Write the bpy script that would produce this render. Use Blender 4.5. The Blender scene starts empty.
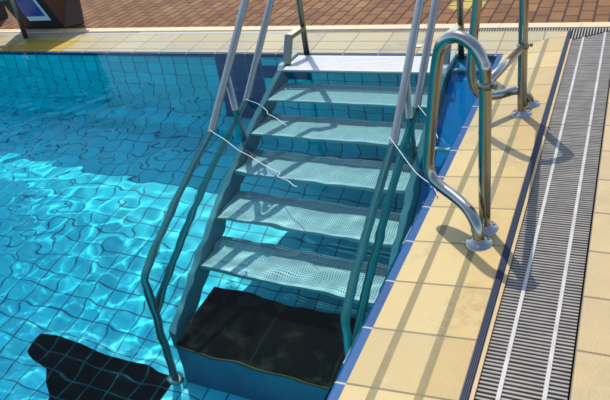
import bpy, math, random
import numpy as np
from mathutils import Vector, Matrix

scene = bpy.context.scene
COL = scene.collection
random.seed(7)
rng = np.random.default_rng(11)

# ------------------------------------------------------------------ camera
cam_data = bpy.data.cameras.new('camera')
cam = bpy.data.objects.new('camera', cam_data)
COL.objects.link(cam)
cam_data.sensor_fit = 'HORIZONTAL'
cam_data.sensor_width = 36.0
cam_data.lens = 675.1785 / 610.0 * 36.0
cam_data.clip_start = 0.05
cam_data.clip_end = 500.0
YAW, PITCH, ROLL = 0.4910, 0.5329, -0.1623
fwd = Vector((-math.sin(YAW) * math.cos(PITCH), math.cos(YAW) * math.cos(PITCH), -math.sin(PITCH)))
rgt = Vector((math.cos(YAW), math.sin(YAW), 0))
upv = rgt.cross(fwd)
R_ = rgt * math.cos(ROLL) + upv * math.sin(ROLL)
U_ = -rgt * math.sin(ROLL) + upv * math.cos(ROLL)
cam.matrix_world = Matrix(((R_.x, U_.x, -fwd.x, 0.6530), (R_.y, U_.y, -fwd.y, -4.0552),
                           (R_.z, U_.z, -fwd.z, 1.4741), (0, 0, 0, 1)))
scene.camera = cam

# ------------------------------------------------------------------ light
SUN_EL = math.radians(60.0)
SUN_AZ = math.radians(-33.5)            # towards the sun, from +Y turning to +X
world = bpy.data.worlds.new('World')
scene.world = world
world.use_nodes = True
wn = world.node_tree
for n in list(wn.nodes):
    wn.nodes.remove(n)
wo = wn.nodes.new('ShaderNodeOutputWorld')
wb = wn.nodes.new('ShaderNodeBackground')
sky = wn.nodes.new('ShaderNodeTexSky')
sky.sky_type = 'NISHITA'
sky.sun_disc = False
sky.sun_elevation = SUN_EL
sky.sun_rotation = SUN_AZ
sky.air_density = 1.0
sky.dust_density = 0.8
sky.ozone_density = 0.6
wb.inputs['Strength'].default_value = 0.15
wn.links.new(sky.outputs[0], wb.inputs['Color'])
wn.links.new(wb.outputs[0], wo.inputs['Surface'])

sun_data = bpy.data.lights.new('sun', 'SUN')
sun = bpy.data.objects.new('sun', sun_data)
COL.objects.link(sun)
sun_data.energy = 2.55
sun_data.angle = math.radians(0.5)
sun_data.color = (1.0, 0.95, 0.86)
sdir = Vector((math.sin(SUN_AZ) * math.cos(SUN_EL), math.cos(SUN_AZ) * math.cos(SUN_EL), math.sin(SUN_EL)))
sun.rotation_euler = sdir.to_track_quat('Z', 'Y').to_euler()
sun.location = sdir * 20
sun_data.cycles.is_caustics_light = True

scene.view_settings.view_transform = 'Standard'
scene.view_settings.look = 'None'
scene.view_settings.exposure = 1.03
scene.view_settings.gamma = 1.0
scene.view_settings.use_curve_mapping = False
scene.render.engine = 'CYCLES'
cy = scene.cycles
cy.use_denoising = True
cy.max_bounces = 10
cy.diffuse_bounces = 6
cy.glossy_bounces = 4
cy.transmission_bounces = 8
cy.transparent_max_bounces = 8
cy.sample_clamp_indirect = 6.0
cy.caustics_refractive = True
cy.caustics_reflective = False
cy.blur_glossy = 0.3


# ------------------------------------------------------------------ helpers
class MB:
    """Collects shapes in world coordinates; build() links them as one mesh object."""
    def __init__(self):
        self.v, self.f, self.m, self.s = [], [], [], []

    def add(self, vs, fs, mat=0, smooth=False):
        b = len(self.v)
        self.v.extend([tuple(p) for p in vs])
        for f in fs:
            self.f.append(tuple(b + i for i in f))
            self.m.append(mat)
            self.s.append(smooth)
        return self

    def box(self, x0, x1, y0, y1, z0, z1, mat=0):
        vs = [(x0, y0, z0), (x1, y0, z0), (x1, y1, z0), (x0, y1, z0), (x0, y0, z1), (x1, y0, z1), (x1, y1, z1), (x0, y1, z1)]
        return self.add(vs, [(0, 3, 2, 1), (4, 5, 6, 7), (0, 1, 5, 4), (1, 2, 6, 5), (2, 3, 7, 6), (3, 0, 4, 7)], mat)

    def prism(self, poly, axis, a, b, mat=0):
        """poly is a list of 2D points; axis 'x' means the points are (y, z) and it runs from x=a to x=b."""
        n = len(poly)
        def P(t, q):
            return (t, q[0], q[1]) if axis == 'x' else ((q[0], t, q[1]) if axis == 'y' else (q[0], q[1], t))
        vs = [P(a, q) for q in poly] + [P(b, q) for q in poly]
        fs = [tuple(range(n))[::-1], tuple(range(n, 2 * n))]
        for i in range(n):
            j = (i + 1) % n
            fs.append((i, j, n + j, n + i))
        return self.add(vs, fs, mat)

    def hexa(self, p):
        return self.add(p, [(0, 3, 2, 1), (4, 5, 6, 7), (0, 1, 5, 4), (1, 2, 6, 5), (2, 3, 7, 6), (3, 0, 4, 7)])

    def tube(self, pts, r, sides=16, mat=0, cap=True):
        pts = [Vector(p) for p in pts]
        n = len(pts)
        t0 = (pts[1] - pts[0]).normalized()
        a = Vector((0, 0, 1)) if abs(t0.z) < 0.9 else Vector((1, 0, 0))
        u = (a - t0 * a.dot(t0)).normalized()
        vs, fs = [], []
        for i, p in enumerate(pts):
            if i == 0: t = t0
            elif i == n - 1: t = (pts[-1] - pts[-2]).normalized()
            else: t = ((pts[i] - pts[i - 1]).normalized() + (pts[i + 1] - pts[i]).normalized()).normalized()
            u = (u - t * u.dot(t)).normalized()
            w = t.cross(u)
            rr = r[i] if isinstance(r, (list, tuple)) else r
            for k in range(sides):
                an = 2 * math.pi * k / sides
                vs.append(p + u * (rr * math.cos(an)) + w * (rr * math.sin(an)))
        for i in range(n - 1):
            for k in range(sides):
                k2 = (k + 1) % sides
                fs.append((i * sides + k, i * sides + k2, (i + 1) * sides + k2, (i + 1) * sides + k))
        self.add(vs, fs, mat, True)
        if cap:
            b = len(self.v) - len(vs)
            self.f.append(tuple(b + k for k in range(sides))[::-1]); self.m.append(mat); self.s.append(False)
            self.f.append(tuple(b + (n - 1) * sides + k for k in range(sides))); self.m.append(mat); self.s.append(False)
        return self

    def lathe(self, c, prof, sides=28, mat=0):
        vs, fs = [], []
        for (r, z) in prof:
            for k in range(sides):
                an = 2 * math.pi * k / sides
                vs.append((c[0] + r * math.cos(an), c[1] + r * math.sin(an), c[2] + z))
        for i in range(len(prof) - 1):
            for k in range(sides):
                k2 = (k + 1) % sides
                fs.append((i * sides + k, i * sides + k2, (i + 1) * sides + k2, (i + 1) * sides + k))
        return self.add(vs, fs, mat, True)

    def build(self, name, mats, parent=None, bevel=0.0):
        me = bpy.data.meshes.new(name)
        base = world_loc(parent) if parent else Vector((0, 0, 0))
        me.from_pydata([tuple(Vector(p) - base) for p in self.v], [], self.f)
        for m in (mats if isinstance(mats, (list, tuple)) else [mats]):
            me.materials.append(m)
        me.polygons.foreach_set('material_index', self.m)
        me.polygons.foreach_set('use_smooth', self.s)
        me.update()
        o = bpy.data.objects.new(name, me)
        COL.objects.link(o)
        if parent:
            o.parent = parent
        if bevel:
            b = o.modifiers.new('bevel', 'BEVEL')
            b.width = bevel
            b.segments = 2
            b.limit_method = 'ANGLE'
        o.cycles.is_caustics_receiver = True
        return o


def world_loc(o):
    v = Vector((0, 0, 0))
    while o is not None:
        v += Vector(o.location)
        o = o.parent
    return v


def fillet(pts, r, seg=8):
    """Rounds the inner corners of a polyline with arcs (r: one radius or one per inner corner)."""
    pts = [Vector(p) for p in pts]
    out = [pts[0]]
    for i in range(1, len(pts) - 1):
        a, b, c = pts[i - 1], pts[i], pts[i + 1]
        rr = r[i - 1] if isinstance(r, (list, tuple)) else r
        d1, d2 = (a - b).normalized(), (c - b).normalized()
        ang = d1.angle(d2)
        if math.pi - ang < 0.03 or rr <= 0:
            out.append(b)
            continue
        t = min(rr / math.tan(ang / 2), 0.49 * (a - b).length, 0.49 * (c - b).length)
        rad = t * math.tan(ang / 2)
        ctr = b + (d1 + d2).normalized() * (rad / math.sin(ang / 2))
        s, e = b + d1 * t, b + d2 * t
        v1, v2 = (s - ctr), (e - ctr)
        tot = v1.angle(v2)
        for k in range(seg + 1):
            f = k / seg
            out.append(ctr + (v1 * math.sin((1 - f) * tot) + v2 * math.sin(f * tot)) / math.sin(tot))
    out.append(pts[-1])
    return out


def catmull(pts, n=8):
    pts = [Vector(p) for p in pts]
    P = [pts[0] * 2 - pts[1]] + pts + [pts[-1] * 2 - pts[-2]]
    out = []
    for i in range(1, len(P) - 2):
        for k in range(n):
            t = k / n
            p0, p1, p2, p3 = P[i - 1], P[i], P[i + 1], P[i + 2]
            out.append(0.5 * ((2 * p1) + (p2 - p0) * t + (2 * p0 - 5 * p1 + 4 * p2 - p3) * t * t + (3 * p1 - p0 - 3 * p2 + p3) * t ** 3))
    out.append(pts[-1])
    return out


def tag(o, label=None, cat=None, group=None, kind=None):
    if label: o['label'] = label
    if cat: o['category'] = cat
    if group: o['group'] = group
    if kind: o['kind'] = kind
    return o


def thing(name, loc, label, cat, group=None):
    o = bpy.data.objects.new(name, None)
    COL.objects.link(o)
    o.location = loc
    o.empty_display_size = 0.1
    return tag(o, label, cat, group)


# ------------------------------------------------------------------ materials
class NT:
    def __init__(self, name):
        self.mat = bpy.data.materials.new(name)
        self.mat.use_nodes = True
        self.t = self.mat.node_tree
        for n in list(self.t.nodes):
            self.t.nodes.remove(n)
        self.out = self.t.nodes.new('ShaderNodeOutputMaterial')

    def n(self, kind, **kw):
        nd = self.t.nodes.new(kind)
        for k, v in kw.items():
            setattr(nd, k, v)
        return nd

    def set(self, sock, val):
        if hasattr(val, 'is_output') or isinstance(val, bpy.types.NodeSocket):
            self.t.links.new(val, sock)
        else:
            sock.default_value = val

    def math(self, op, a, b=0.0, c=0.0):
        nd = self.n('ShaderNodeMath', operation=op)
        self.set(nd.inputs[0], a); self.set(nd.inputs[1], b); self.set(nd.inputs[2], c)
        return nd.outputs[0]

    def mix(self, f, a, b):
        nd = self.n('ShaderNodeMix', data_type='RGBA')
        self.set(nd.inputs[0], f)
        self.set(nd.inputs[6], a if not isinstance(a, tuple) else (*a, 1)); self.set(nd.inputs[7], b if not isinstance(b, tuple) else (*b, 1))
        return nd.outputs[2]

    def pos(self):
        g = self.n('ShaderNodeNewGeometry')
        s = self.n('ShaderNodeSeparateXYZ')
        self.t.links.new(g.outputs['Position'], s.inputs[0])
        return g.outputs['Position'], s.outputs[0], s.outputs[1], s.outputs[2]

    def noise(self, vec, scale, detail=3.0, rough=0.55):
        nd = self.n('ShaderNodeTexNoise')
        self.set(nd.inputs['Vector'], vec)
        nd.inputs['Scale'].default_value = scale
        nd.inputs['Detail'].default_value = detail
        nd.inputs['Roughness'].default_value = rough
        return nd.outputs[0]

    def ramp(self, f, lo, hi, a=0.0, b=1.0):
        nd = self.n('ShaderNodeMapRange')
        nd.interpolation_type = 'SMOOTHSTEP'
        self.set(nd.inputs[0], f)
        for i, v in enumerate((lo, hi, a, b)):
            nd.inputs[i + 1].default_value = v
        return nd.outputs[0]

    def line(self, p, pitch, width, off=0.0):
        """1 on joint lines every pitch along p, centred at off."""
        q = self.math('FRACT', self.math('ADD', self.math('DIVIDE', self.math('SUBTRACT', p, off), pitch), 0.5))
        d = self.math('MULTIPLY', self.math('ABSOLUTE', self.math('SUBTRACT', q, 0.5)), pitch)
        return self.ramp(d, width * 0.35, width * 0.65, 1.0, 0.0)

    def one(self, p, at, width):
        d = self.math('ABSOLUTE', self.math('SUBTRACT', p, at))
        return self.ramp(d, width * 0.5 - 0.0012, width * 0.5 + 0.0012, 1.0, 0.0)

    def cell(self, p, pitch, off=0.0):
        return self.math('FLOOR', self.math('DIVIDE', self.math('SUBTRACT', p, off), pitch))

    def white(self, a, b):
        c = self.n('ShaderNodeCombineXYZ')
        self.set(c.inputs[0], a); self.set(c.inputs[1], b)
        w = self.n('ShaderNodeTexWhiteNoise', noise_dimensions='3D')
        self.t.links.new(c.outputs[0], w.inputs['Vector'])
        return w.outputs['Value']

    def scale(self, col, f):
        nd = self.n('ShaderNodeVectorMath', operation='SCALE')
        self.set(nd.inputs[0], col if not isinstance(col, tuple) else col); self.set(nd.inputs['Scale'], f)
        return nd.outputs[0]

    def bump(self, h, strength, dist):
        nd = self.n('ShaderNodeBump')
        nd.inputs['Strength'].default_value = strength
        nd.inputs['Distance'].default_value = dist
        self.set(nd.inputs['Height'], h)
        return nd.outputs[0]

    def bsdf(self, col, rough=0.5, metal=0.0, normal=None, spec=0.5):
        b = self.n('ShaderNodeBsdfPrincipled')
        self.set(b.inputs['Base Color'], col if not isinstance(col, tuple) else (*col, 1))
        self.set(b.inputs['Roughness'], rough)
        self.set(b.inputs['Metallic'], metal)
        b.inputs['Specular IOR Level'].default_value = spec
        if normal is not None:
            self.t.links.new(normal, b.inputs['Normal'])
        self.t.links.new(b.outputs[0], self.out.inputs['Surface'])
        return self.mat


def pool_tile(name, base, grout, plane, pitch, off, gw=0.0075, var=0.25, rough=0.4, spec=0.4):
    """Glazed pool tiles; plane is the two world axes of the surface."""
    t = NT(name)
    P, x, y, z = t.pos()
    ax = {'x': x, 'y': y, 'z': z}
    a, b = ax[plane[0]], ax[plane[1]]
    j = t.math('MAXIMUM', t.line(a, pitch[0], gw, off[0]), t.line(b, pitch[1], gw, off[1]))
    w = t.white(t.cell(a, pitch[0], off[0]), t.cell(b, pitch[1], off[1]))
    f = t.math('ADD', 1.0 - var / 2, t.math('MULTIPLY', w, var))
    n = t.noise(P, 9.0, 4.0)
    f = t.math('MULTIPLY', f, t.math('ADD', 0.85, t.math('MULTIPLY', n, 0.3)))
    col = t.mix(j, t.scale(base, f), grout)
    return t.bsdf(col, rough, 0.0, None, spec)


def plain(name, col, rough=0.5, metal=0.0, nscale=30.0, var=0.3, bump=0.0, spec=0.5):
    t = NT(name)
    P, x, y, z = t.pos()
    n = t.noise(P, nscale, 4.0)
    c = t.scale(col, t.math('ADD', 1.0 - var / 2, t.math('MULTIPLY', n, var)))
    r = t.math('ADD', rough - 0.08, t.math('MULTIPLY', t.noise(P, nscale * 1.7, 3.0), 0.16))
    return t.bsdf(c, r, metal, t.bump(n, bump, 0.002) if bump else None, spec)


M = {}
BLUE = (0.010, 0.60, 0.70)
LIFTED_WALL_BLUE = (0.010, 0.84, 0.92)  # lighter than the floor tiles: missing bounce light is put into the colour
GROUT = (0.004, 0.11, 0.19)
M['wall_x'] = pool_tile('far_wall_tile', LIFTED_WALL_BLUE, GROUT, 'xz', (0.125, 0.25), (-2.296, -0.022))
M['wall_y'] = pool_tile('side_wall_tile', LIFTED_WALL_BLUE, GROUT, 'yz', (0.125, 0.25), (-0.765, -0.022))
M['floor'] = pool_tile('pool_floor_tile', BLUE, GROUT, 'xy', (0.125, 0.125), (-2.296, -0.765), 0.008)
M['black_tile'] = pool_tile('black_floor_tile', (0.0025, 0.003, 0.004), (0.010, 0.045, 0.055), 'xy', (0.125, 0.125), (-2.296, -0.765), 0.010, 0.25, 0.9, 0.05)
M['navy_tile'] = pool_tile('navy_wall_tile', (0.006, 0.035, 0.16), (0.012, 0.2, 0.35), 'xz', (0.125, 0.25), (-2.296, -0.022))


def coping_mat(name, along, across, joints, off, wide):
    t = NT(name)
    P, x, y, z = t.pos()
    al, ac = (x, y) if along == 'x' else (y, x)
    j = t.line(al, 0.25, 0.0065, off)
    lines = None
    for jt in joints:
        l = t.one(ac, jt, wide)
        lines = l if lines is None else t.math('MAXIMUM', lines, l)
    w = t.white(t.cell(al, 0.25, off), 3.0)
    n = t.noise(P, 14.0, 5.0)
    n2 = t.noise(P, 130.0, 2.0)
    f = t.math('ADD', t.math('ADD', 0.80, t.math('MULTIPLY', w, 0.22)), t.math('MULTIPLY', t.math('SUBTRACT', n, 0.5), 0.22))
    f = t.math('ADD', f, t.math('MULTIPLY', t.math('SUBTRACT', n2, 0.5), 0.12))
    outer = t.ramp(ac, joints[-1] - 0.002, joints[-1] + 0.002)
    base = t.mix(outer, ((0.40, 0.295, 0.125) if along == 'y' else (0.31, 0.26, 0.145)), ((0.395, 0.275, 0.105) if along == 'y' else (0.31, 0.26, 0.135)))
    if along == 'x':
        # water soaked into the tiles next to the starting block
        wet = t.math('MULTIPLY', t.ramp(t.math('ADD', x, t.math('MULTIPLY', n, 0.12)), -3.46, -3.42, 1.0, 0.0), t.ramp(x, -4.3, -4.2))
        base = t.mix(t.math('MULTIPLY', wet, t.ramp(ac, 0.21, 0.24, 1.0, 0.2)), base, (0.36, 0.22, 0.02))
    col = t.scale(base, f)
    col = t.mix(t.math('MULTIPLY', lines, 0.92), col, (0.14, 0.112, 0.04))
    col = t.mix(j, col, (0.12, 0.095, 0.055))
    splash = t.math('MULTIPLY', t.ramp(t.noise(P, 3.2, 5.0, 0.6), 0.50, 0.60), t.ramp(t.noise(P, 24.0, 3.0), 0.30, 0.55))
    col = t.scale(col, t.math('SUBTRACT', 1.0, t.math('MULTIPLY', splash, 0.09)))
    ribs = t.math('MULTIPLY', t.math('SINE', t.math('MULTIPLY', ac, 2 * math.pi / 0.008)), t.math('MULTIPLY', outer, 0.16))
    h = t.math('ADD', t.math('SUBTRACT', n2, j), ribs)
    return t.bsdf(col, t.math('SUBTRACT', t.math('ADD', 0.42, t.math('MULTIPLY', n, 0.25)), t.math('MULTIPLY', splash, 0.25)), 0.0, t.bump(h, 0.6, 0.002), 0.25)


M['coping_far'] = coping_mat('cream_coping_tile_far', 'x', 'y', (0.055, 0.19), -2.296, 0.012)
M['coping_right'] = coping_mat('cream_coping_tile_right', 'y', 'x', (0.09, 0.225), -0.765, 0.026)
def edge_mat(name, axis, off):
    t = NT(name)
    P, x, y, z = t.pos()
    a = x if axis == 'x' else y
    j = t.line(a, 0.25, 0.007, off)
    w = t.white(t.cell(a, 0.25, off), 9.0)
    n = t.noise(P, 35.0, 4.0)
    col = t.scale((0.003, 0.050, 0.150), t.math('ADD', 0.55, t.math('ADD', t.math('MULTIPLY', w, 0.3), t.math('MULTIPLY', n, 0.6))))
    scale_ = t.ramp(t.noise(P, 60.0, 3.0), 0.62, 0.75, 0.0, 0.3)
    col = t.mix(scale_, col, (0.14, 0.22, 0.28))
    return t.bsdf(t.mix(j, col, (0.33, 0.30, 0.24)), 0.5, 0.0, None, 0.15)


M['edge_far'] = edge_mat('blue_edge_tile_far', 'x', -2.296)
M['edge_right'] = edge_mat('blue_edge_tile_right', 'y', -0.765)
M['ridge_navy'] = plain('navy_ridged_tile', (0.004, 0.012, 0.04), 0.5, 0.0, 25.0, 0.7, 0.0, 0.25)
M['brass_frame'] = plain('tan_channel_frame', (0.33, 0.22, 0.09), 0.5, 0.0, 25.0, 0.4)
M['slat'] = plain('grey_plastic_slat', (0.185, 0.16, 0.13), 0.6, 0.0, 12.0, 1.1)
M['connector'] = plain('white_plastic_strip', (0.31, 0.29, 0.26), 0.5, 0.0, 14.0, 0.9)
M['channel'] = plain('dark_channel', (0.012, 0.011, 0.010), 0.8, 0.0, 20.0, 0.5)
M['cover'] = plain('grey_channel_cover', (0.24, 0.23, 0.22), 0.5, 0.0, 20.0, 0.3)


def deck_mat():
    t = NT('cream_deck_tile')
    P, x, y, z = t.pos()
    j = t.math('MAXIMUM', t.line(y, 0.25, 0.007, -0.735), t.line(x, 0.25, 0.007, 0.612))
    w = t.white(t.cell(x, 0.25, 0.612), t.cell(y, 0.25, -0.735))
    n = t.noise(P, 9.0, 5.0)
    n2 = t.noise(P, 120.0, 2.0)
    f = t.math('ADD', t.math('ADD', 0.80, t.math('MULTIPLY', w, 0.2)), t.math('MULTIPLY', t.math('SUBTRACT', n, 0.5), 0.25))
    spots = t.ramp(t.noise(P, 55.0, 1.0), 0.775, 0.80)
    col = t.mix(j, t.scale((0.40, 0.29, 0.135), f), (0.12, 0.09, 0.05))
    col = t.mix(t.math('MULTIPLY', spots, 0.6), col, (0.2, 0.13, 0.06))
    splash = t.math('MULTIPLY', t.ramp(t.noise(P, 3.2, 5.0, 0.6), 0.50, 0.60), t.ramp(t.noise(P, 24.0, 3.0), 0.30, 0.55))
    col = t.scale(col, t.math('SUBTRACT', 1.0, t.math('MULTIPLY', splash, 0.08)))
    return t.bsdf(col, 0.5, 0.0, t.bump(t.math('SUBTRACT', n2, j), 0.6, 0.002), 0.3)


M['deck'] = deck_mat()


def border_mat():
    t = NT('cream_border_stone')
    P, x, y, z = t.pos()
    j = t.line(x, 0.5, 0.006, -2.1)
    n = t.noise(P, 16.0, 5.0)
    col = t.mix(j, t.scale((0.47, 0.33, 0.18), t.math('ADD', 0.82, t.math('MULTIPLY', n, 0.36))), (0.3, 0.22, 0.14))
    return t.bsdf(col, 0.6)


M['border'] = border_mat()


def brick_mat():
    t = NT('red_brown_paver')
    P, x, y, z = t.pos()
    bw, bl = 0.094, 0.188
    colm = t.cell(x, bw)
    y2 = t.math('ADD', y, t.math('MULTIPLY', t.math('MODULO', t.math('ABSOLUTE', colm), 2.0), bl * 0.5))
    wob = t.math('MULTIPLY', t.math('SUBTRACT', t.noise(P, 30.0, 2.0), 0.5), 0.006)
    jx = t.line(t.math('ADD', x, wob), bw, 0.012)
    jy = t.line(t.math('ADD', y2, wob), bl, 0.013)
    j = t.math('MAXIMUM', jx, jy)
    w = t.white(colm, t.cell(y2, bl))
    w2 = t.white(t.cell(y2, bl), t.math('ADD', colm, 17.0))
    n = t.noise(P, 22.0, 5.0)
    n2 = t.noise(P, 160.0, 3.0)
    base = t.mix(w, (0.13, 0.052, 0.016), (0.20, 0.090, 0.030))
    f = t.math('ADD', t.math('ADD', 0.75, t.math('MULTIPLY', w2, 0.2)), t.math('MULTIPLY', t.math('SUBTRACT', n, 0.5), 0.5))
    f = t.math('ADD', f, t.math('MULTIPLY', t.math('SUBTRACT', n2, 0.5), 0.3))
    col = t.scale(base, f)
    big = t.noise(P, 1.7, 3.0)
    col = t.mix(t.ramp(big, 0.5, 0.75, 0.0, 0.5), col, (0.27, 0.15, 0.06))
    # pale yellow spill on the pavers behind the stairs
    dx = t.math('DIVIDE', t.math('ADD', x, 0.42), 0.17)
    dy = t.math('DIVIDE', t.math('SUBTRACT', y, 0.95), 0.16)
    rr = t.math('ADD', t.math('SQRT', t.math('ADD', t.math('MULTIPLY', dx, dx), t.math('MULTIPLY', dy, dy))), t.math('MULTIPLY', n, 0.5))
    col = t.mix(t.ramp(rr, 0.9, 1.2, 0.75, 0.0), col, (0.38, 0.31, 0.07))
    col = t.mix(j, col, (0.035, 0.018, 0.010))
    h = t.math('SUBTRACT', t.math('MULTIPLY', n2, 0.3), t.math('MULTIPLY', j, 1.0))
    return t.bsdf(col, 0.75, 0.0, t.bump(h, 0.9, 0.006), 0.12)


M['brick'] = brick_mat()


def steel_mat(name, col, rough):
    t = NT(name)
    P, x, y, z = t.pos()
    n = t.noise(P, 35.0, 5.0)
    n2 = t.noise(P, 160.0, 3.0)
    c = t.scale(col, t.math('ADD', 0.75, t.math('MULTIPLY', n, 0.4)))
    r = t.math('ADD', rough - 0.05, t.math('MULTIPLY', n2, 0.14))
    return t.bsdf(c, r, 1.0, t.bump(n2, 0.06, 0.001))


M['steel'] = steel_mat('stainless_steel', (0.29, 0.285, 0.25), 0.17)
M['steel_dull'] = steel_mat('dull_stainless_steel', (0.22, 0.215, 0.175), 0.36)
M['tread'] = plain('pale_grey_tread', (0.46, 0.44, 0.43), 0.45, 0.0, 25.0, 0.35)
M['rail_steel'] = plain('scaled_stainless_rail', (0.24, 0.25, 0.235), 0.24, 0.7, 9.0, 0.3)
M['riser'] = pool_tile('shaded_blue_step_tile', (0.004, 0.10, 0.19), GROUT, 'xz', (0.125, 0.25), (-2.296, -0.022))  # wall blue darkened: the shade on the step's front is painted in
M['filler'] = plain('vivid_blue_panel', (0.003, 0.19, 0.46), 0.5, 0.0, 12.0, 0.4, 0.0, 0.2)
M['tread_dark'] = plain('tread_cleat', (0.40, 0.42, 0.41), 0.5, 0.0, 25.0, 0.3)
M['stringer'] = plain('teal_grey_stringer', (0.13, 0.22, 0.24), 0.4, 0.0, 14.0, 0.35)
def rubber_mat():
    t = NT('black_landing_rubber')
    P, x, y, z = t.pos()
    n = t.noise(P, 7.0, 6.0, 0.65)
    n2 = t.noise(P, 40.0, 3.0)
    w = t.math('MULTIPLY', t.ramp(n, 0.5, 0.72), t.math('ADD', 0.4, n2))
    j = t.line(x, 0.42, 0.006, -1.3)
    col = t.mix(w, (0.0025, 0.0022, 0.002), (0.045, 0.029, 0.017))
    col = t.mix(j, col, (0.03, 0.02, 0.01))
    return t.bsdf(col, 0.9, 0.0, None, 0.1)


M['rubber'] = rubber_mat()
M['rust'] = plain('rust_edge', (0.10, 0.05, 0.015), 0.8, 0.0, 30.0, 0.8)
M['cord'] = plain('white_cord', (0.50, 0.45, 0.42), 0.8, 0.0, 60.0, 0.2)
M['block_brown'] = plain('dark_brown_block', (0.055, 0.018, 0.008), 0.6, 0.0, 14.0, 0.8, 0.4)
M['block_black'] = plain('shaded_block_front', (0.004, 0.004, 0.005), 0.6, 0.0, 14.0, 0.6)  # black puts the shade of the unlit block front into the colour
M['sign_blue'] = plain('blue_sign_face', (0.006, 0.06, 0.30), 0.35, 0.0, 20.0, 0.5)
M['sign_white'] = plain('pale_sign_border', (0.50, 0.68, 0.74), 0.4, 0.0, 20.0, 0.15)
M['paper'] = plain('white_paper', (0.62, 0.61, 0.58), 0.8, 0.0, 40.0, 0.1)


def water_mat():
    t = NT('pool_water')
    # refraction plus a surface reflection weakened as through a polarising filter
    r = t.n('ShaderNodeBsdfRefraction')
    r.inputs['Color'].default_value = (0.68, 0.985, 1.0, 1)
    r.inputs['Roughness'].default_value = 0.0
    r.inputs['IOR'].default_value = 1.333
    g = t.n('ShaderNodeBsdfGlossy')
    g.inputs['Roughness'].default_value = 0.0
    f = t.n('ShaderNodeFresnel')
    f.inputs['IOR'].default_value = 1.333
    geo = t.n('ShaderNodeNewGeometry')
    k = t.math('ADD', 0.16, t.math('MULTIPLY', geo.outputs['Backfacing'], 0.84))
    mx = t.n('ShaderNodeMixShader')
    t.set(mx.inputs[0], t.math('MULTIPLY', f.outputs[0], k))
    t.t.links.new(r.outputs[0], mx.inputs[1])
    t.t.links.new(g.outputs[0], mx.inputs[2])
    t.t.links.new(mx.outputs[0], t.out.inputs['Surface'])
    return t.mat


M['water'] = water_mat()

# ------------------------------------------------------------------ the setting
W = 0.334          # coping width
S = 0.026          # the coping rises this much away from the water
ZW = -0.027        # water level
WY, WX = -0.03, -0.04   # wall planes below the coping
LEDGE, FLOOR = -1.29, -1.80
PX0, PY0 = -16.0, -14.0   # far ends of the pool

mb = MB()
FY = -1.95               # the floor falls from the ledge to here, then runs level
mb.add([(PX0, PY0, FLOOR), (WX, PY0, FLOOR), (WX, FY, FLOOR), (PX0, FY, FLOOR), (WX, -0.215, -1.42), (PX0, -0.215, -1.42)], [(0, 1, 2, 3), (3, 2, 4, 5)])
tag(mb.build('pool_floor', M['floor']), kind='structure')

# dark floor patch with an irregular outline, 4 mm above the floor
mb = MB()
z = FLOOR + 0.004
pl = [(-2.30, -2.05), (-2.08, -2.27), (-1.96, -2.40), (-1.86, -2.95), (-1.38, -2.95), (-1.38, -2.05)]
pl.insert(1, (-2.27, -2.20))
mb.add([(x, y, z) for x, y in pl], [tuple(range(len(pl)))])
tag(mb.build('dark_floor_patch', M['black_tile']), kind='structure')

# far wall with its standing ledge and dark target marks
t = thing('pool_wall', (-3.0, WY, FLOOR), 'blue tiled far pool wall below the cream edge, dark target marks on it', 'pool wall')
mb = MB()
mb.prism([(WY, -0.10), (WY, LEDGE), (-0.215, LEDGE), (-0.215, FLOOR - 0.1), (0.3, FLOOR - 0.1), (0.3, -0.10)], 'x', PX0, 0.3)
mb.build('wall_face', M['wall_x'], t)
mk = MB()
yy = WY - 0.004
def mark(x0, x1, z0, z1):
    mk.add([(x0, yy, z0), (x1, yy, z0), (x1, yy, z1), (x0, yy, z1)], [(0, 1, 2, 3)])
mark(-2.046, -1.671, -0.27, -0.10)
mark(-2.046, -1.296, -0.52, -0.27)
mark(-2.046, -1.671, -1.28, -0.52)
tag(mk.build('target_mark', M['navy_tile'], t), label='navy tiled cross on the far wall')
t = thing('pool_wall', (WX, -6.0, FLOOR), 'blue tiled side pool wall under the right-hand cream edge', 'pool wall')
mb = MB()
mb.box(WX, 0.3, PY0, -0.215, FLOOR - 0.1, -0.10)
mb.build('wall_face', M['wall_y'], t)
mb = MB(); mb.box(PX0 - 0.4, PX0, PY0, 0.3, FLOOR - 0.1, -0.0)
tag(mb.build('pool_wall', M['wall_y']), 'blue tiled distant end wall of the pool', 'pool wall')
mb = MB(); mb.box(PX0, 0.3, PY0 - 0.4, PY0, FLOOR - 0.1, -0.0)
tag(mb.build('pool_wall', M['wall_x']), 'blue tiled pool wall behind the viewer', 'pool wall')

# water: one rippled sheet
def axis_grid(a, b, fine_a, fine_b, d, coarse):
    g = list(np.arange(a, fine_a, coarse)) + list(np.arange(fine_a, fine_b, d))
    if fine_b < b - 1e-6:
        g += list(np.arange(fine_b, b, coarse))
    return np.array([q for q in g if q < b - 1e-4] + [b])

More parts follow.
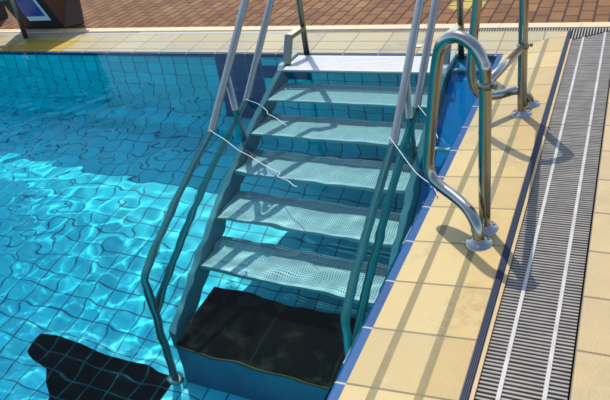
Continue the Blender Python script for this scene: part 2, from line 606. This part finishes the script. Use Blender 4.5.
gx = axis_grid(PX0, WX, -5.6, WX, 0.014, 0.2)
gy = np.concatenate([axis_grid(PY0, WY, -3.5, WY, 0.014, 0.2), [WY + 0.02, 0.1, 0.2, 0.325]])   # runs on inside the wall, below the edge tiles
X, Y = np.meshgrid(gx, gy, indexing='ij')
def waves(lams, slope, seed):
    r = np.random.default_rng(seed)
    h = np.zeros_like(X)
    for lam in lams:
        th = r.uniform(0, 2 * math.pi)
        k = 2 * math.pi / lam
        a = slope / k * r.uniform(0.6, 1.4)
        ph = r.uniform(0, 6.28)
        bend = 0.35 * np.sin(1.7 * X * math.cos(th + 1.3) + 1.9 * Y * math.sin(th + 1.3) + ph * 3)
        h += a * np.sin(k * (X * math.cos(th) + Y * math.sin(th)) + ph + bend * 2)
    return h
soft = waves([0.7, 0.42, 0.34, 0.29, 0.26, 0.23, 0.21, 0.19, 0.17, 0.155, 0.14, 0.13, 0.12, 0.11], 0.016, 3)
fine = waves([0.16, 0.14, 0.12, 0.11, 0.10, 0.09, 0.085, 0.075], 0.024, 5)
left = np.clip((-1.9 - X + 0.35 * (-Y - 1.0)) / 1.6, 0.0, 1.0)
calm = np.clip((-Y - 0.03) / 0.8, 0.25, 1.0)
stairs = 1.0 / (1.0 + np.exp(-(X + 1.45) / 0.12))
H = soft * (0.76 + 0.25 * left - 0.53 * stairs) * calm + fine * (0.12 + 0.9 * left) * calm
nx, ny = len(gx), len(gy)
H = np.where(Y > WY + 1e-4, -0.03, H)
V = np.stack([X, Y, ZW + H], -1).reshape(-1, 3)
I = np.arange(nx * ny).reshape(nx, ny)
F = np.stack([I[:-1, :-1], I[1:, :-1], I[1:, 1:], I[:-1, 1:]], -1).reshape(-1, 4)
me = bpy.data.meshes.new('water')
me.vertices.add(len(V)); me.vertices.foreach_set('co', V.ravel())
me.loops.add(F.size); me.loops.foreach_set('vertex_index', F.ravel().astype(np.int32))
me.polygons.add(len(F)); me.polygons.foreach_set('loop_start', np.arange(0, F.size, 4, dtype=np.int32))
me.update(calc_edges=True)
me.polygons.foreach_set('use_smooth', np.ones(len(F), dtype=bool))
me.materials.append(M['water'])
water = bpy.data.objects.new('water', me)
COL.objects.link(water)
water.cycles.is_caustics_caster = True
tag(water, kind='structure')

# brick paving round the pool, as one sheet with the pool and its edge cut out
mb = MB()
zb = -0.002
BY = 0.505
far = 120.0
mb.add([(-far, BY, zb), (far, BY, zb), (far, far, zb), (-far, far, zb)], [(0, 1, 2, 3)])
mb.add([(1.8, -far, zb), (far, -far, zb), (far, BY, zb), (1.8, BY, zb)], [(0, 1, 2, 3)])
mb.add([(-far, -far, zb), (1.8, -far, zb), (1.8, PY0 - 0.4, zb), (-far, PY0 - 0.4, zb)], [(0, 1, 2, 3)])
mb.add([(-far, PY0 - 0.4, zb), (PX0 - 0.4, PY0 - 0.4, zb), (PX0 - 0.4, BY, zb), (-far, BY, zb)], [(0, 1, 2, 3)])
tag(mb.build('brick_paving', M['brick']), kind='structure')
mb = MB()
mb.box(PX0, 1.8, 0.412, BY, -0.12, 0.001)
tag(mb.build('paving_border', M['border']), kind='structure')
mb = MB()
mb.box(0.612, 1.8, PY0, 0.412, -0.12, 0.0)
tag(mb.build('tiled_deck', M['deck']), kind='structure')

# far coping and right coping, mitred at the corner
def coping(name, label, where):
    if where == 'far':
        t = thing(name, (-2.0, 0.1, -0.1), label, 'pool edge')
        q = lambda a, c, z: (a, c, z)
        ends = lambda c: (PX0, c)
        mat = M['coping_far']
    else:
        t = thing(name, (0.1, -2.0, -0.1), label, 'pool edge')
        q = lambda a, c, z: (c, a, z)
        ends = lambda c: (PY0, c)
        mat = M['coping_right']
    inner = WY if where == 'far' else WX
    def band(m, c0, c1, z0, z1, zb):
        a0, b0 = ends(c0); a1, b1 = ends(c1)
        p = [q(a0, c0, zb), q(b0, c0, zb), q(b1, c1, zb), q(a1, c1, zb), q(a0, c0, z0), q(b0, c0, z0), q(b1, c1, z1), q(a1, c1, z1)]
        if where != 'far':
            p = [p[1], p[0], p[3], p[2], p[5], p[4], p[7], p[6]]
        m.hexa(p)
    m = MB(); band(m, 0.0, W, -S, 0.0, -0.14); m.build('cream_tiles', mat, t)
    # rounded dark blue nosing at the water
    m = MB()
    n = 7
    prof = [(0.0, -S - 0.003)] + [(inner + 0.012 - 0.012 * math.sin(k / n * math.pi / 2), -S - 0.003 - 0.012 * (1 - math.cos(k / n * math.pi / 2))) for k in range(n + 1)] + [(inner, -0.14), (0.0, -0.14)]
    e = lambda c: (PX0 if where == 'far' else PY0), 
    k = len(prof)
    vs = [q(PX0 if where == 'far' else PY0, c, z) for c, z in prof] + [q(c, c, z) for c, z in prof]
    fs = [(i, (i + 1) % k, k + (i + 1) % k, k + i) for i in range(k)]
    m.add(vs, fs)
    m.build('edge_tiles', M['edge_far' if where == 'far' else 'edge_right'], t)
    return t, q

tc, q = coping('pool_coping', 'far cream tiled pool edge in front of the red brick paving', 'far')
tr, q2 = coping('pool_coping', 'right-hand cream tiled pool edge carrying the steel grab rails', 'right')
# ridged navy tile and tan frame along the drain
m = MB()
m.box(W + 0.001, W + 0.024, PY0, W, -0.14, 0.004)
for i in range(4):
    x = W + 0.0035 + i * 0.0052
    m.box(x, x + 0.0028, PY0, W - 0.003, 0.0042, 0.0075)
m.build('ridged_tiles', M['ridge_navy'], tr)
m = MB(); m.box(W + 0.026, W + 0.038, PY0, 0.19, -0.14, 0.002); m.build('drain_frame', M['brass_frame'], tr)
m = MB(); m.box(PX0, W + 0.02, W + 0.001, W + 0.008, -0.14, 0.001); m.build('drain_frame', M['brass_frame'], tc)

# drain channels
mb = MB()
mb.box(W + 0.024, 0.612, PY0, 0.41, -0.12, -0.06)
mb.box(PX0, W + 0.024, W + 0.008, 0.412, -0.12, -0.06)
tag(mb.build('drain_channel', M['channel']), kind='structure')

def grate(y0, y1, label, mitre=False):
    t = thing('drain_grate', (0.49, (y0 + y1) / 2, -0.03), label, 'drain grate', 'drain grates along the right edge')
    m = MB()
    pitch = 0.0152
    k = int((y1 - y0) / pitch)
    for i in range(k):
        ya = y0 + 0.004 + i * pitch
        xa = W + 0.040
        if mitre:
            xa = max(xa, 0.372 + (ya + 0.008 - 0.19) * (0.235 / 0.18))
        if xa > 0.58: continue
        m.box(xa, 0.607, ya, ya + 0.0078, -0.03, -0.004 + random.uniform(-0.0006, 0.0006))
    m.build('slats', M['slat'], t)
    for cx in (0.433, 0.550):
        m = MB()
        ye = min(y1, 0.19 + (cx - 0.372) * (0.18 / 0.235)) if mitre else y1
        m.box(cx - 0.006, cx + 0.006, y0 + 0.002, ye - 0.002, -0.028, -0.0015)
        m.build('connector_strip', M['connector'], t)
grate(-0.99, 0.41, 'grey slatted drain grate, the mitred one at the far corner of the pool', True)
grate(-3.0, -0.992, 'grey slatted drain grate beside the two steel grab rails')
grate(-5.0, -3.002, 'grey slatted drain grate nearest the viewer')

# far channel: open bars on the right, grey covers on the left
t = thing('drain_grate', (-0.6, 0.375, -0.03), 'narrow barred drain grate along the far edge behind the stairs', 'drain grate')
m = MB()
x = -1.55
while x < 0.60:
    ya = W + 0.011 if x < 0.352 else max(W - 0.16, 0.19 + (x - 0.372) * (0.18 / 0.235) + 0.012)
    if ya < 0.40:
        m.box(x, x + 0.0085, ya, 0.409, -0.03, -0.003)
    x += 0.0165
m.build('bars', M['slat'], t)
for i, (xa, xb, lab) in enumerate(((-3.02, -1.56, 'long grey cover plate on the far drain, left of the stairs'),
                                   (-4.30, -3.03, 'grey cover plate on the far drain in front of the starting block'),
                                   (-7.0, -4.31, 'grey cover plate on the far drain at the left edge of the photo'))):
    m = MB(); m.box(xa, xb, W + 0.011, 0.408, -0.04, -0.004 - 0.003 * (i % 2))
    tag(m.build('drain_cover', M['cover'], bevel=0.002), lab, 'drain cover')

# ------------------------------------------------------------------ the stairs
XL, XR = -1.345, -0.315     # ends of the treads
ST = thing('pool_stairs', (-0.83, -1.0, FLOOR), 'steel pool stairs with six perforated treads and handrails going down into the water', 'stairs')
treads = [(-0.335, -0.018), (-0.600, -0.250), (-0.865, -0.480), (-1.125, -0.710), (-1.388, -0.940), (-1.650, -1.170)]
TD = 0.262          # tread depth

def tread_mesh():
    """Perforated plate with a folded front lip; local origin at the front edge centre, top at z = 0."""
    L = XR - XL
    m = MB()
    nxh, nyh = 80, 18
    mx, my0, my1 = 0.018, 0.022, 0.016
    px, py = (L - 2 * mx) / nxh, (TD - my0 - my1) / nyh
    hr = 0.0034
    x0, y0 = -L / 2 + mx, my0
    vid = {}
    vs, fs = [], []
    def corner(i, j):
        if (i, j) not in vid:
            vid[(i, j)] = len(vs); vs.append((x0 + i * px, y0 + j * py, 0))
        return vid[(i, j)]
    for i in range(nxh):
        for j in range(nyh):
            cx, cyy = x0 + (i + .5) * px, y0 + (j + .5) * py
            ring = []
            for k in range(8):
                an = 2 * math.pi * (k + .5) / 8
                ring.append(len(vs)); vs.append((cx + hr * math.cos(an), cyy + hr * math.sin(an), 0))
            low = []
            for k in range(8):
                low.append(len(vs)); v = vs[ring[k]]; vs.append((v[0], v[1], -0.004))
            c = [corner(i + 1, j + 1), corner(i, j + 1), corner(i, j), corner(i + 1, j)]   # ++ -+ -- +-
            # ring index angles: 0:22.5 1:67.5 2:112 3:157 4:202 5:247 6:292 7:337
            fs += [(c[0], ring[1], ring[0]), (c[0], c[1], ring[2], ring[1]), (c[1], ring[3], ring[2]), (c[1], c[2], ring[4], ring[3]),
                   (c[2], ring[5], ring[4]), (c[2], c[3], ring[6], ring[5]), (c[3], ring[7], ring[6]), (c[3], c[0], ring[0], ring[7])]
            fs += [(ring[k], ring[(k + 1) % 8], low[(k + 1) % 8], low[k]) for k in range(8)]
    m.add(vs, fs)
    def flat(xa, xb, ya, yb):
        m.add([(xa, ya, 0), (xb, ya, 0), (xb, yb, 0), (xa, yb, 0)], [(0, 1, 2, 3)])
    flat(-L / 2, L / 2, 0.003, my0)
    flat(-L / 2, L / 2, TD - my1, TD)
    flat(-L / 2, x0, my0, TD - my1)
    flat(-x0, L / 2, my0, TD - my1)
    # lips
    m.box(-L / 2, L / 2, 0.0, 0.003, -0.030, 0.0005)
    m.box(-L / 2, L / 2, TD, TD + 0.003, -0.045, 0.0)
    m.box(-L / 2, -L / 2 + 0.003, 0.004, TD - 0.001, -0.030, -0.0005)
    m.box(L / 2 - 0.003, L / 2, 0.004, TD - 0.001, -0.030, -0.0005)
    return m

tm = tread_mesh()
first = None
for (y, z) in treads:
    if first is None:
        first = tm.build('stair_tread', M['tread'])
        o = first
    else:
        o = first.copy()
        COL.objects.link(o)
    o.parent = ST
    o.location = Vector(((XL + XR) / 2, y, z)) - ST.location
    # two round bars under each tread tie the stringers together
    m = MB(); m.tube([(XL, y + 0.10, z - 0.045), (XR, y + 0.10, z - 0.045)], 0.009, 10)
    m.build('tie_rod', M['steel_dull'], ST)

# stringers: sloped channels outside the treads
for xa, xb in ((XL - 0.044, XL - 0.004), (XR + 0.004, XR + 0.044)):
    m = MB()
    m.prism([(-0.10, -0.02), (-0.315, 0.035), (-2.03, -1.42), (-2.03, -1.56), (-0.10, -0.16)][::-1] if False else
            [(-0.06, -0.125), (-0.06, 0.0), (-0.30, 0.004), (-1.985, -1.43), (-1.985, -1.585), (-1.90, -1.60)], 'x', xa, xb)
    m.build('stringer', M['stringer'], ST, bevel=0.006)

# handrails, one pair of pipes each side
TR = 0.0212
def handrail(x, inward):
    sl = 0.87
    zA = lambda y: ZW + sl * (y + 1.21)
    zB = lambda y: ZW + sl * (y + 0.79)
    px = x + inward * 0.075       # the post stands a little inside the rails
    top = [(px, -0.035, 0.99), (px, -0.06, 1.02), (x, -0.10, 1.02), (x, -0.16, zA(-0.16)), (x, -2.05, zA(-2.05)), (x, -2.06, FLOOR + 0.012)]
    m = MB(); m.tube(fillet(top, [0.02, 0.04, 0.10, 0.13], 8), TR, 18)
    h = m.build('handrail', M['rail_steel'], ST)
    m = MB(); m.tube(fillet([(px, -0.035, 0.62), (x, -0.055, 0.62), (x, -0.10, zB(-0.10)), (x, -2.055, zB(-2.055))], [0.03, 0.05], 6), TR, 18)
    m.build('lower_rail', M['rail_steel'], ST)
    m = MB(); m.tube([(px, -0.035, -0.03), (px, -0.035, 0.99)], 0.019, 16)
    m.build('rail_post', M['steel_dull'], ST)
    m = MB(); m.tube([(x, -0.95, zA(-0.95)), (x, -0.90, -0.66)], 0.019, 14)
    m.build('rail_support', M['rail_steel'], ST)
    m = MB(); m.lathe((x, -2.06, FLOOR + 0.004), [(0.0, 0.012), (0.028, 0.012), (0.044, 0.006), (0.046, 0.0)], 24)
    m.build('foot_plate', M['rail_steel'], h)
    # folded channel hooking the stair on to the pool edge
    m = MB()
    w = 0.024
    def bar(p0, p1, th):
        p0, p1 = Vector(p0), Vector(p1)
        d = (p1 - p0).normalized(); s = Vector((1, 0, 0)); s = (s - d * s.dot(d)).normalized(); nn = d.cross(s)
        c = []
        for p in (p0, p1):
            c += [p - s * w - nn * th, p + s * w - nn * th, p + s * w + nn * th, p - s * w + nn * th]
        m.hexa(c)
    kx = x + inward * 0.03
    bar((px, -0.035, 0.165), (kx, -0.165, 0.145), 0.014)
    bar((kx, -0.168, 0.156), (kx - inward * 0.005, -0.255, -0.012), 0.014)
    m.build('edge_hook', M['steel_dull'], ST)
    return h

handrail(-1.375, 1)
handrail(-0.325, 1)
# short spacer bars from the right stringer to the side wall
for (y, z) in ((-0.21, -0.095), (-0.86, -0.50)):
    m = MB(); m.box(XR + 0.052, WX - 0.002, y - 0.016, y + 0.016, z - 0.016, z + 0.016)
    m.build('wall_spacer', M['tread'], ST)

# blue panel closing the gap to the side wall, parallel to the stair
m = MB()
m.prism([(-0.07, -0.11), (-0.30, -0.15), (-1.95, -1.585), (-1.95, -1.605), (-0.30, -0.17), (-0.07, -0.13)], 'x', XR + 0.054, WX - 0.003)
m.build('filler_panel', M['filler'], ST)

# the step under the last tread
t = thing('pool_step', (-0.85, -1.85, FLOOR), 'black topped tiled step on the pool floor below the last tread', 'step')
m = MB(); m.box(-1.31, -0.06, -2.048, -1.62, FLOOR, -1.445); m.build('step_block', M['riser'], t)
m = MB(); m.box(-1.312, -0.058, -2.052, -1.615, -1.443, -1.42); m.build('step_top', M['rubber'], t, bevel=0.004)
m = MB(); m.box(-1.315, -0.055, -2.058, -2.0525, -1.440, -1.421); m.build('step_edge', M['rust'], t)

# ------------------------------------------------------------------ grab rails on the right edge
zc = lambda x: -S + S * x / W        # height of the sloped coping
G = thing('grab_rails', (0.24, -1.4, zc(0.24)), 'pair of bent steel grab rails on the cream edge, joined by a slanting tie bar', 'grab rail')
RT = 0.0215
def flange(c, parent):
    m = MB(); m.lathe((c[0], c[1], zc(c[0]) + 0.001), [(0.0, 0.022), (0.026, 0.022), (0.030, 0.012), (0.046, 0.010), (0.052, 0.0), (0.053, -0.012)], 30)
    for k in range(3):
        an = 0.6 + k * 2.094
        m.lathe((c[0] + 0.038 * math.cos(an), c[1] + 0.038 * math.sin(an), zc(c[0]) + 0.010), [(0.0, 0.006), (0.004, 0.005), (0.0065, 0.002), (0.0065, -0.002)], 10)
    m.build('flange', M['steel'], parent)
def collar(p, parent, bolt):
    m = MB(); m.lathe((p[0], p[1], p[2]), [(0.0215, -0.012), (0.027, -0.011), (0.027, 0.011), (0.0215, 0.012)], 24)
    m.tube([Vector(p) + Vector(bolt) * 0.02, Vector(p) + Vector(bolt) * 0.045], 0.006, 8)
    m.tube([Vector(p) + Vector(bolt) * 0.036, Vector(p) + Vector(bolt) * 0.043], 0.011, 6)
    m.build('collar', M['steel_dull'], parent)

near_pts = [(0.245, -1.910, -0.02), (0.246, -1.909, 0.30), (0.249, -1.907, 0.585), (0.240, -1.901, 0.645), (0.205, -1.886, 0.700),
            (0.147, -1.862, 0.722), (0.092, -1.840, 0.690), (0.066, -1.824, 0.610), (0.046, -1.820, 0.47), (0.020, -1.820, 0.255), (0.017, -1.824, 0.195),
            (0.036, -1.838, 0.150), (0.085, -1.868, 0.128), (0.135, -1.905, 0.118), (0.190, -1.952, 0.103), (0.228, -1.990, 0.068), (0.242, -2.006, 0.02), (0.243, -2.008, -0.02)]
far_pts = [(0.232, -0.886, -0.02), (0.230, -0.886, 0.34), (0.228, -0.888, 0.76), (0.222, -0.894, 0.815), (0.190, -0.910, 0.865), (0.145, -0.930, 0.882),
           (0.100, -0.950, 0.860), (0.068, -0.966, 0.80), (0.054, -0.975, 0.70), (0.040, -0.980, 0.575), (0.020, -0.984, 0.40), (0.008, -0.982, 0.245), (0.020, -0.975, 0.165),
           (0.055, -0.955, 0.118), (0.115, -0.905, 0.096), (0.189, -0.825, 0.090), (0.232, -0.788, 0.062), (0.254, -0.773, 0.015), (0.256, -0.772, -0.02)]
for pts, lab in ((near_pts, None), (far_pts, None)):
    m = MB(); m.tube(catmull(pts, 8), RT, 22)
    h = m.build('bent_rail', M['steel'], G)
    flange(pts[0], h); flange(pts[-1], h)
    if pts is near_pts: collar((0.249, -1.907, 0.572), h, (0.9, -0.4, 0))
    else: collar((0.230, -0.886, 0.342), h, (0.9, 0.4, 0))
m = MB(); m.tube([(0.247, -1.885, 0.566), (0.230, -0.905, 0.342)], 0.0165, 18)
m.build('tie_bar', M['steel'], G)

# ------------------------------------------------------------------ cords floating at the water line
def cord(pts, label, r=0.0042):
    pts = catmull(pts, 6)
    m = MB(); m.tube(pts, r, 8)
    tag(m.build('white_cord', M['cord']), label, 'cord', 'white cords tied to the stair rails')
zf = ZW + 0.004
def loop(x, y, z, r=0.024):
    return [(x + r * math.cos(a), y + r * math.sin(a), z) for a in (2.5, 4.0, 5.4)]
cord([(-1.399, -1.19, zf + 0.006), (-1.365, -1.237, zf + 0.004), (-1.229, -1.321, zf), (-1.097, -1.418, zf), (-0.989, -1.479, zf), (-0.897, -1.539, zf), (-0.799, -1.593, zf), (-0.762, -1.612, zf),
      (-0.757, -1.645, zf), (-0.694, -1.672, zf), (-0.646, -1.710, zf), (-0.625, -1.716, zf)], 'longest white cord trailing from the upper left handrail over the treads', 0.0024)
cord([(-1.399, -0.77, zf + 0.006), (-1.365, -0.812, zf + 0.004), (-1.264, -0.857, zf), (-1.161, -0.945, zf), (-1.136, -0.984, zf), (-1.081, -1.018, zf), (-1.022, -1.063, zf), (-0.954, -1.119, zf)],
     'white cord tied to the lower left rail, lying over the third tread', 0.0024)
cord([(-0.35, -1.20, zf + 0.01), (-0.318, -1.245, zf + 0.008), (-0.218, -1.386, zf), (-0.133, -1.506, zf), (-0.073, -1.577, zf + 0.008), (-0.031, -1.621, zf + 0.012), (0.006, -1.682, zf + 0.010), (0.008, -1.70, zf + 0.008)],
     'white cord from the right handrail ending on the cream right edge', 0.0024)
cord([(-0.345, -0.765, zf + 0.006), (-0.318, -0.80, zf + 0.004), (-0.241, -0.918, zf), (-0.163, -1.062, zf), (-0.117, -1.167, zf)], 'short white cord behind the near grab rail', 0.0024)

# small white scrap on the far edge
m = MB(); m.box(-0.575, -0.535, 0.09, 0.13, zc(0.11) + 0.001, zc(0.11) + 0.004)
tag(m.build('paper_scrap', M['paper']), 'small white scrap lying on the far cream edge behind the stairs', 'scrap')

# ------------------------------------------------------------------ starting block at the far left
B = thing('starting_block', (-4.2, 0.8, 0), 'dark starting block with a blue plate at the far left of the pool', 'starting block')
B1, B2 = Vector((-3.95, 0.53, 0.0)), Vector((-3.78, 0.62, 0.0))
T1, T2 = B1 + Vector((0.0, -0.31, 0.64)), B2 + Vector((-0.02, 0.12, 0.64))
lft = Vector((-0.46, -0.02, 0))
m = MB(); m.hexa([B1 + lft, B1, B2, B2 + lft * 1.1 + Vector((0, .1, 0)), T1 + lft, T1, T2, T2 + lft * 1.1 + Vector((0, .1, 0))])
m.build('pedestal', M['block_brown'], B, bevel=0.008)
ud = (T1 - B1).normalized(); ld = lft.normalized(); nd = ld.cross(ud).normalized()
if nd.y > 0: nd = -nd
def onface(a, b, off):       # a: metres left of the right edge, b: metres up the slope
    return B1 + ld * a + ud * b + nd * off
def plate(a0, a1, b0, b1, o0, o1):
    m = MB(); m.hexa([onface(a1, b0, o0), onface(a0, b0, o0), onface(a0, b1, o0), onface(a1, b1, o0), onface(a1, b0, o1), onface(a0, b0, o1), onface(a0, b1, o1), onface(a1, b1, o1)])
    return m
plate(0.0, 0.45, 0.02, 0.70, 0.003, 0.012).build('shaded_front', M['block_black'], B)  # thin sheet carrying the painted shade of the block's front
np_ = plate(0.055, 0.30, 0.11, 0.62, 0.014, 0.020).build('number_plate', M['sign_white'], B)
plate(0.08, 0.30, 0.165, 0.60, 0.0205, 0.0225).build('plate_face', M['sign_blue'], np_)
m = MB()
c4 = [T1 + lft + Vector((-.01, -.02, .002)), T1 + Vector((.01, -.02, .002)), T2 + Vector((.01, .02, .002)), T2 + lft * 1.1 + Vector((-.01, .12, .002))]
m.hexa(c4 + [p + Vector((0, 0, 0.04)) for p in c4])
m.build('top_board', M['block_black'], B, bevel=0.006)
m = MB(); m.tube(fillet([(-4.156, 0.26, 0.0), (-4.156, 0.26, 0.37), (-4.30, 0.30, 0.50), (-4.62, 0.42, 0.66)], [0.06, 0.1], 6), 0.021, 14)
g = m.build('grip_rail', M['steel_dull'], B)
m = MB(); m.tube([(-4.156, 0.26, 0.345), (-4.75, 0.26, 0.335)], 0.016, 12); m.build('cross_bar', M['steel_dull'], B)

m = MB(); m.box(-5.42, -5.0, 0.55, 0.9, 0.0, 1.1)
m.build('side_step', M['block_black'], B, bevel=0.006)
